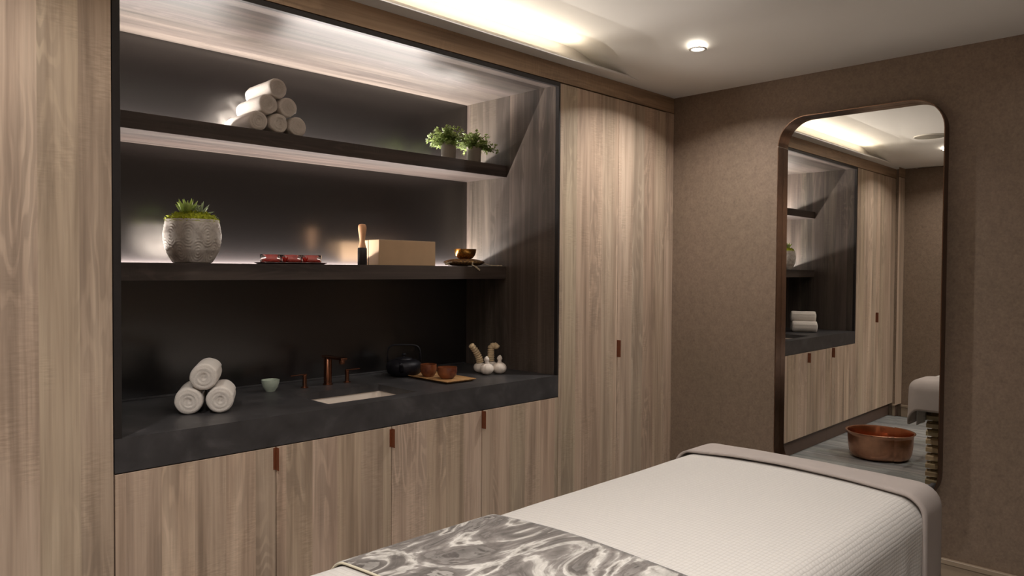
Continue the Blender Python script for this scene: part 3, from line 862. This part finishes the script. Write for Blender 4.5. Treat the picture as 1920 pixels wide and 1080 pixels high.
# carved pot with succulent
px, py = -2.628, .478
t = thing('potted_succulent', 'round carved off-white pot with moss and spiky succulent on the lower shelf', 'plant', (px, py, S2T))
bm = nb()
def bowlr(zz):
    k = [(0, .066), (.004, .073), (.02, .083), (.05, .098), (.085, .1055), (.115, .1065), (.145, .1015), (.162, .0975), (.168, .0965)]
    for (a, ra), (b, rb) in zip(k, k[1:]):
        if a <= zz <= b:
            f = (zz-a)/(b-a); return ra+(rb-ra)*f
    return k[-1][1]
H = .168; nz_ = 66; na = 168
rings = []
for j in range(nz_+1):
    zz = H*j/nz_; ring = []
    for i in range(na):
        a = 2*PI*i/na; r = bowlr(zz)
        m = min(1, zz/.02)*min(1, max(0, (H-.014-zz))/.012)
        # concentric carved arcs around scattered centres
        best = 9; val = 0
        for q in range(9):
            ca = 2*PI*q/9; 
            for (cz_, off) in ((.105, 0), (.042, PI/9)):
                da = (a-ca-off+PI) % (2*PI)-PI
                dd = math.hypot(da*r*1.15, (zz-cz_)*.75)
                if dd < best: best = dd
        val = .5+.5*math.sin(best/.0082*2*PI)
        ring.append(bm.verts.new((px+(r-.0042*m*val)*math.cos(a), py+(r-.0042*m*val)*math.sin(a), S2T+.0003+zz)))
    rings.append(ring)
for a, b in zip(rings, rings[1:]):
    for i in range(na): bm.faces.new((a[i], a[(i+1) % na], b[(i+1) % na], b[i]))
bm.faces.new(list(reversed(rings[0])))
inner = [[bm.verts.new((px+r*math.cos(2*PI*i/na), py+r*math.sin(2*PI*i/na), S2T+z)) for i in range(na)] for (r, z) in ((.090, .168), (.088, .15))]
for a, b in zip([rings[-1]]+inner, inner):
    for i in range(na): bm.faces.new((a[i], a[(i+1) % na], b[(i+1) % na], b[i]))
bm.faces.new(inner[-1])
obj('pot', bm, CARVED, t, smooth=True, merge=False)
bm = nb()
rnd = random.Random(4)
def mossf(u, v_):
    a = 2*PI*u; r = .099*v_
    z = .160+.034*(1-v_**4) + .007*noise.noise(Vector((r*math.cos(a)*60, r*math.sin(a)*60, 1))) + .004*noise.noise(Vector((r*math.cos(a)*160, r*math.sin(a)*160, 5)))
    return (px+r*math.cos(a), py+r*math.sin(a), S2T+z)
grid(bm, 73, 22, mossf)
for q in range(420):
    a = rnd.uniform(0, 2*PI); r = .099*math.sqrt(rnd.random())
    zb_ = S2T+.162+.034*(1-(r/.099)**4)
    b0 = Vector((px+r*math.cos(a), py+r*math.sin(a), zb_))
    leaf(bm, b0, Vector((rnd.uniform(-1, 1), rnd.uniform(-1, 1), rnd.uniform(.2, 1))), rnd.uniform(.006, .013), rnd.uniform(.004, .008))
tag(obj('moss', bm, MOSS, t, smooth=False), kind='stuff')
def spiky(cx_, cy_, cz_, n, L, W, mat, seed, spread):
    rnd = random.Random(seed)
    for q in range(n):
        a = 2*PI*q/n*2.4+rnd.uniform(-.3, .3); e = 1.35-spread*(q/n)
        d = Vector((math.cos(a)*math.cos(e), math.sin(a)*math.cos(e), math.sin(e)))
        b0 = Vector((cx_, cy_, cz_))+d*.002
        l = L*rnd.uniform(.8, 1.1); bm = nb()
        pts = [b0+d*l*f+Vector((0, 0, -.002*f*f)) for f in (0, .25, .55, .8, 1)]
        tube(bm, pts, [W*.5, W*.62, W*.5, W*.28, .0004], 6)
        obj('leaf', bm, mat, t, smooth=True)
spiky(px-.038, py-.02, S2T+.186, 12, .060, .012, LEAFB, 3, .75)
spiky(px-.012, py+.01, S2T+.188, 12, .064, .012, LEAFB, 6, .8)
spiky(px+.022, py-.02, S2T+.186, 16, .052, .008, LEAFC, 8, 1.25)

# red dish with three glass cups
cx_, cy_ = -2.222, .452
t = thing('votive_tray', 'slim dark red tray with three clear cups of red wax on the lower shelf', 'tray', (cx_, cy_, S2T))
bm = nb()
for a, b in ((0, 1),):
    L1 = [(p[0], p[1], S2T+.0005) for p in rr(cx_, cy_, .140, .042, .020, 0)]
    L2 = [(p[0], p[1], S2T+.006) for p in rr(cx_, cy_, .152, .052, .026, 0)]
    L3 = [(p[0], p[1], S2T+.0075) for p in rr(cx_, cy_, .150, .050, .026, 0)]
    L4 = [(p[0], p[1], S2T+.0035) for p in rr(cx_, cy_, .138, .040, .020, 0)]
    Rr = [[bm.verts.new(p) for p in l] for l in (L1, L2, L3, L4)]
    for u, v_ in zip(Rr, Rr[1:]):
        for i in range(len(u)): bm.faces.new((u[i], u[(i+1) % len(u)], v_[(i+1) % len(u)], v_[i]))
    bm.faces.new(list(reversed(Rr[0]))); bm.faces.new(Rr[-1])
obj('dish', bm, REDLAC, t, smooth=True, angle=35)
for k in (-1, 0, 1):
    c = (cx_+k*.0935, cy_, S2T+.004)
    lab = {-1: 'left clear votive cup of red wax on the slim tray', 0: 'middle clear votive cup of red wax on the slim tray', 1: 'right clear votive cup of red wax on the slim tray'}[k]
    tt = thing('votive_cup', lab, 'candle cup', c, 'votive cups on the slim tray')
    bm = nb(); lathe(bm, [(0, 0), (.038, 0), (.0425, .004), (.0440, .034), (.0432, .0355), (.0420, .034), (.0395, .0052), (0, .005)], c, 40, close=False); obj('glass', bm, CLEARG, tt, smooth=True, angle=60)
    bm = nb(); lathe(bm, [(0, .0058), (.0375, .0058), (.0387, .010), (.0375, .0150), (.03, .0165), (.008, .0175), (0, .0175)], c, 32, close=False, fn=lambda a, r, z: .0015*math.sin(6*a)*(r > .01)); obj('wax', bm, REDW, tt, smooth=True)
# petals between the cups
for k in (-.5, .5):
    c = Vector((cx_+k*.0935, cy_-.030, S2T+.0045))
    o_t = thing('red_flower', 'small red flower lying between the %s votive cups' % ('left and middle' if k < 0 else 'middle and right'), 'flower', c, 'red flowers on the votive tray')
    for q in range(6):
        a = 2*PI*q/6; bm = nb()
        leaf(bm, c+Vector((0, 0, .003)), Vector((math.cos(a)*.6, math.sin(a)*.5, .9)), .026, .017, curl=-.1)
        po = obj('petal', bm, REDW, o_t)
        s = po.modifiers.new('s', 'SOLIDIFY'); s.thickness = .0015

# wooden massage stamp
c = (-1.868, .452, S2T+.0004)
t = thing('wooden_pestle', 'upright wooden pestle with a black lower half beside the tan box', 'pestle', c)
bm = nb(); lathe(bm, [(0, 0), (.0200, 0), (.0212, .002), (.0210, .076), (.0195, .079), (0, .079)], c, 32, close=False); tag(obj('base', bm, BLACKW, t, smooth=True, angle=40), 'black stained lower half')
bm = nb(); lathe(bm, [(0, .0792), (.0165, .0792), (.0175, .082), (.0150, .092), (.0125, .105), (.0122, .118), (.0145, .135), (.0180, .155), (.0192, .168), (.0180, .180), (.0130, .187), (0, .1885)], c, 32, close=False); obj('grip', bm, PESTLEW, t, smooth=True, angle=60)

# tan box with dark strap line
t = thing('gift_box', 'long tan lidded box on the lower shelf between the pestle and the brass bowl', 'box', (-1.61, .52, S2T))
b0x, b1x, b0y, b1y, bz = -1.779, -1.441, .448, .585, S2T+.0004
bm = nb(); box(bm, b0x, b1x, b0y, b1y-.052, bz, bz+.120, .0018, 2); obj('lid', bm, BOXW, t)
bm = nb(); box(bm, b0x+.002, b1x-.002, b1y-.052, b1y-.047, bz, bz+.117); tag(obj('seam', bm, BLACKW, t), 'dark gap between lid and tray of the box')
bm = nb(); box(bm, b0x, b1x, b1y-.047, b1y, bz, bz+.119, .0018, 2); obj('tray', bm, BOXW, t)

# singing bowl on a cushion
cc = (-1.232, .470, S2T+.0004)
t = thing('bowl_cushion', 'flat round gold brocade cushion with cord tassels under the brass bowl', 'cushion', cc)
bm = nb(); lathe(bm, [(0, 0), (.06, .001), (.088, .006), (.103, .016), (.108, .0195), (.100, .026), (.078, .033), (.05, .0375), (.025, .0365), (0, .035)], cc, 64, close=False,
                 fn=lambda a, r, z: .0015*math.sin(22*a)*(r > .05))
CUSH = Mat('gold_brocade'); v = CUSH.coords()
vor = CUSH.n('ShaderNodeTexVoronoi'); vor.inputs['Scale'].default_value = 75; CUSH.l(v, vor.inputs['Vector'])
CUSH.set(Base_Color=CUSH.ramp(vor.outputs['Distance'], [(.15, lin((176,138,78))), (.5, lin((108,78,44))), (.8, lin((70,48,34)))]), Roughness=.55); CUSH.bump(vor.outputs['Distance'], .6, .003)
obj('pad', bm, CUSH.m, t, smooth=True)
def cord(pts, r0=.0028, end=.0055):
    bm = nb(); P = [Vector(p) for p in pts]; out_ = []
    for i in range(len(P)-1):
        for k in range(5): out_.append(P[i].lerp(P[i+1], k/5))
    out_.append(P[-1]); n_ = len(out_)
    rad = [r0*(1+.25*math.sin(i*2.3)) if i < n_*.55 else end*(1-.25*(i/n_)+.25*math.sin(i*1.9)) for i in range(n_)]
    tube(bm, out_, rad, 8); return bm
z0 = S2T
obj('tassel', cord([(cc[0]-.03, cc[1]-.104, z0+.022), (cc[0]-.035, SF+.004, z0+.006), (cc[0]-.030, SF-.006, z0+.002), (cc[0]-.012, SF-.009, z0-.008), (cc[0]+.006, SF-.008, z0-.020)]), CORD, t, smooth=True)
obj('tassel', cord([(cc[0]+.090, cc[1]-.045, z0+.018), (cc[0]+.128, cc[1]-.062, z0+.006), (cc[0]+.165, cc[1]-.078, z0+.0045), (nx1-.012, cc[1]-.090, z0+.0045)], .002, .0032), CORD, t, smooth=True)
obj('tassel', cord([(cc[0]-.100, cc[1]-.02, z0+.020), (cc[0]-.128, cc[1]-.03, z0+.018), (cc[0]-.150, cc[1]-.03, z0+.010), (cc[0]-.140, cc[1]-.05, z0+.0055)], .0035, .0048), CORD, t, smooth=True)
cb_ = (-1.225, .468, S2T+.0366)
bm = nb(); lathe(bm, [(0, 0), (.028, .0), (.040, .006), (.051, .020), (.0565, .036), (.0585, .050), (.0585, .0525), (.0555, .0525), (.0540, .040), (.048, .022), (.036, .009), (0, .004)], cb_, 56, close=False)
tag(obj('singing_bowl', bm, BRASS, None, smooth=True, angle=50, loc=cb_), 'small polished brass singing bowl on the gold cushion', 'bowl')

# ================================================================== WORKTOP ITEMS
z0 = CT+.0004
cu = (-2.288, .512, z0)
bm = nb(); lathe(bm, [(0, .003), (.014, .003), (.016, 0), (.019, 0), (.021, .004), (.031, .018), (.0365, .038), (.0375, .049), (.036, .0495), (.0345, .040), (.028, .019), (.017, .008), (0, .007)], cu, 40, close=False)
tag(obj('cup', bm, CELADON, None, smooth=True, angle=50, loc=cu), 'small pale celadon cup on the worktop between towels and tap', 'cup')

# tap set
t = thing('tap', 'aged copper tap with cylindrical body, flat spout and two lever handles', 'tap', (-2.013, .508, CT))
fx, fy = -2.013, .508
bm = nb(); lathe(bm, [(0, 0), (.0225, 0), (.0225, .004), (.0178, .006), (.0178, .118), (.0165, .120), (0, .120)], (fx, fy, z0), 36, close=False); obj('body', bm, FAUCET, t, smooth=True, angle=40)
bm = nb(); box(bm, fx-.0165, fx+.0165, fy-.135, fy+.028, z0+.1205, z0+.1325, .003, 2)
obj('spout', bm, FAUCET, t, smooth=True, angle=40)
bm = nb(); lathe(bm, [(0, 0), (.0125, 0), (.0135, .003), (.0135, .016), (0, .016)], (fx, fy-.118, z0+.1045), 24, close=False); obj('nozzle', bm, FAUCET, t, smooth=True, angle=40)
for (hx_, hy_, sgn, lab) in ((-2.133, .500, -1, ''), (-1.912, .508, 1, '')):
    bm = nb(); lathe(bm, [(0, 0), (.0165, 0), (.0165, .003), (.0095, .005), (.0095, .056), (0, .0575)], (hx_, hy_, z0), 28, close=False)
    hnd = obj('handle_post', bm, FAUCET, t, smooth=True, angle=40)
    bm = nb(); a, b = sorted((hx_-sgn*.009, hx_+sgn*.068)); box(bm, a, b, hy_-.0045, hy_+.0045, z0+.0555, z0+.0605, .0015, 2)
    obj('lever', bm, FAUCET, hnd, smooth=True, angle=40)

# teapot
tp_ = (-1.588, .508, z0)
t = thing('teapot', 'black cast iron teapot with tall arched handle at the back of the worktop', 'teapot', tp_)
bm = nb(); lathe(bm, [(0, 0), (.055, 0), (.062, .003), (.078, .014), (.0865, .034), (.0875, .050), (.084, .066), (.064, .078), (.042, .081)], tp_, 48, close=False, fn=lambda a, r, z: .0006*math.sin(48*a)*(.02 < z < .06))
obj('body', bm, IRON, t, smooth=True, angle=60)
bm = nb(); lathe(bm, [(.043, .0815), (.040, .087), (.022, .092), (.006, .094), (.005, .098), (.0105, .102), (.0105, .108), (.006, .111), (0, .1115)], tp_, 36, close=False); obj('lid', bm, IRON, t, smooth=True, angle=60)
pts = []
for k in range(25):
    a = PI*k/24; ca, sa = math.cos(a), math.sin(a)
    X = .082*math.copysign(abs(ca)**.42, ca); Z = .066+.086*abs(sa)**.42
    pts.append((tp_[0]+X*.72, tp_[1]-X*.69, tp_[2]+Z))
bm = nb(); tube(bm, pts, .0042, 10); obj('handle', bm, IRON, t, smooth=True)
bm = nb(); tube(bm, [(tp_[0]-.050, tp_[1]-.052, tp_[2]+.035), (tp_[0]-.066, tp_[1]-.068, tp_[2]+.045), (tp_[0]-.074, tp_[1]-.076, tp_[2]+.062), (tp_[0]-.082, tp_[1]-.084, tp_[2]+.072)], [.016, .012, .009, .008], 14); obj('spout', bm, IRON, t, smooth=True)

# tray + cups
ang = -.02
tc_ = Vector((-1.530, .306, z0))
def trot(x, y, z): 
    return (tc_.x+x*math.cos(ang)-y*math.sin(ang), tc_.y+x*math.sin(ang)+y*math.cos(ang), tc_.z+z)
bm = nb(); Rr = []
for (hx_, hy_, z) in ((.070, .150, 0), (.088, .168, .010), (.088, .168, .0125), (.084, .164, .0125), (.074, .154, .0075)):
    Rr.append([bm.verts.new(trot(x, y, z)) for (x, y) in ((hx_, hy_), (-hx_, hy_), (-hx_, -hy_), (hx_, -hy_))])
for u, v_ in zip(Rr, Rr[1:]):
    for i in range(4): bm.faces.new((u[i], u[(i+1) % 4], v_[(i+1) % 4], v_[i]))
bm.faces.new(list(reversed(Rr[0]))); bm.faces.new(Rr[-1])
tag(obj('serving_tray', bm, TRAYW, None, loc=tc_), 'light wooden rectangular tray on the worktop holding two brown tea cups', 'tray')
for (dx, dy, r, h_, lab) in ((-.022, .055, .040, .060, 'taller reddish brown tea cup, nearer the teapot on the tray'), (.004, -.055, .0475, .054, 'wider amber brown tea bowl at the front of the tray')):
    c = Vector(trot(dx, dy, .0078))
    bm = nb(); lathe(bm, [(0, .002), (r*.5, .002), (r*.52, 0), (r*.60, 0), (r*.72, .006), (r*.93, .018), (r, h_*.62), (r*.985, h_), (r*.93, h_), (r*.93, h_*.6), (r*.8, .014), (0, .010)], c, 44, close=False)
    tag(obj('tea_cup', bm, AMBER, None, smooth=True, angle=50, loc=c), lab, 'cup', 'tea cups on the wooden tray')

# herbal compress balls
def compress(x, y, lab, r, kind, seed, lean=(0, 0)):
    rnd = random.Random(seed); c = Vector((x, y, z0))
    t = thing('herbal_compress', lab, 'massage compress', c, 'herbal compress balls on the worktop')
    bm = nb(); pr = []
    for k in range(15):
        a = -PI/2+PI*.93*k/14
        pr.append((r*math.cos(a)*1.04 if k else 0, r*.86*(math.sin(a)+1)))
    pr[0] = (0, 0.0)
    lathe(bm, pr, c, 40, close=False, fn=lambda a, r_, z: .0016*math.sin(11*a+seed)*(z/(2*r)) + .0012*math.sin(17*a)*(r_ > .005))
    obj('ball', bm, CLOTHW, t, smooth=True)
    top = c+Vector((0, 0, r*1.66))
    bm = nb(); L = Vector((lean[0], lean[1], 1)).normalized()
    if kind == 'knot':
        pts = [top-L*.006, top+L*.004, top+L*.012, top+L*.020, top+L*.030+Vector((.002, 0, 0)), top+L*.038+Vector((.004, 0, 0))]
        tube(bm, pts, [.014, .0105, .0095, .0145, .0105, .002], 12); obj('neck', bm, CLOTHW, t, smooth=True)
    else:
        if kind == 'curve': pts = [top+L*.0]+[top+L*(.012*k)+Vector((-.0011*k*k*.6, 0, 0)) for k in range(1, 9)]
        else: pts = [top+L*(.012*k) for k in range(0, 7)]+[top+L*.078+Vector((.010, -.008, .004)), top+L*.078+Vector((.020, -.018, .002)), top+L*.070+Vector((.027, -.024, -.004))]
        n_ = len(pts); P = []; Rd = []
        for i in range(n_-1):
            for k in range(4): P.append(pts[i].lerp(pts[i+1], k/4))
        P.append(pts[-1])
        Rd = [(.0185-.0045*i/len(P)+.0022*math.sin(i*1.7)) for i in range(len(P))]; Rd[0] = .012; Rd[-1] = .007
        tube(bm, P, Rd, 14); tag(obj('grip', bm, WRAPT, t, smooth=True), 'twine-wrapped tan cloth grip')
compress(-1.243, .330, 'herbal compress ball at back left with a tall grip bending to the left', .031, 'curve', 1, (-.18, .05))
compress(-1.160, .338, 'herbal compress ball in the middle back with a hooked tall grip', .031, 'hook', 2, (0, 0))
compress(-1.266, .255, 'front herbal compress ball with a short white knotted neck, nearest the tray', .033, 'knot', 3, (-.1, 0))
compress(-1.196, .236, 'rightmost herbal compress ball with a short pointed neck', .034, 'knot', 4, (.0, 0))
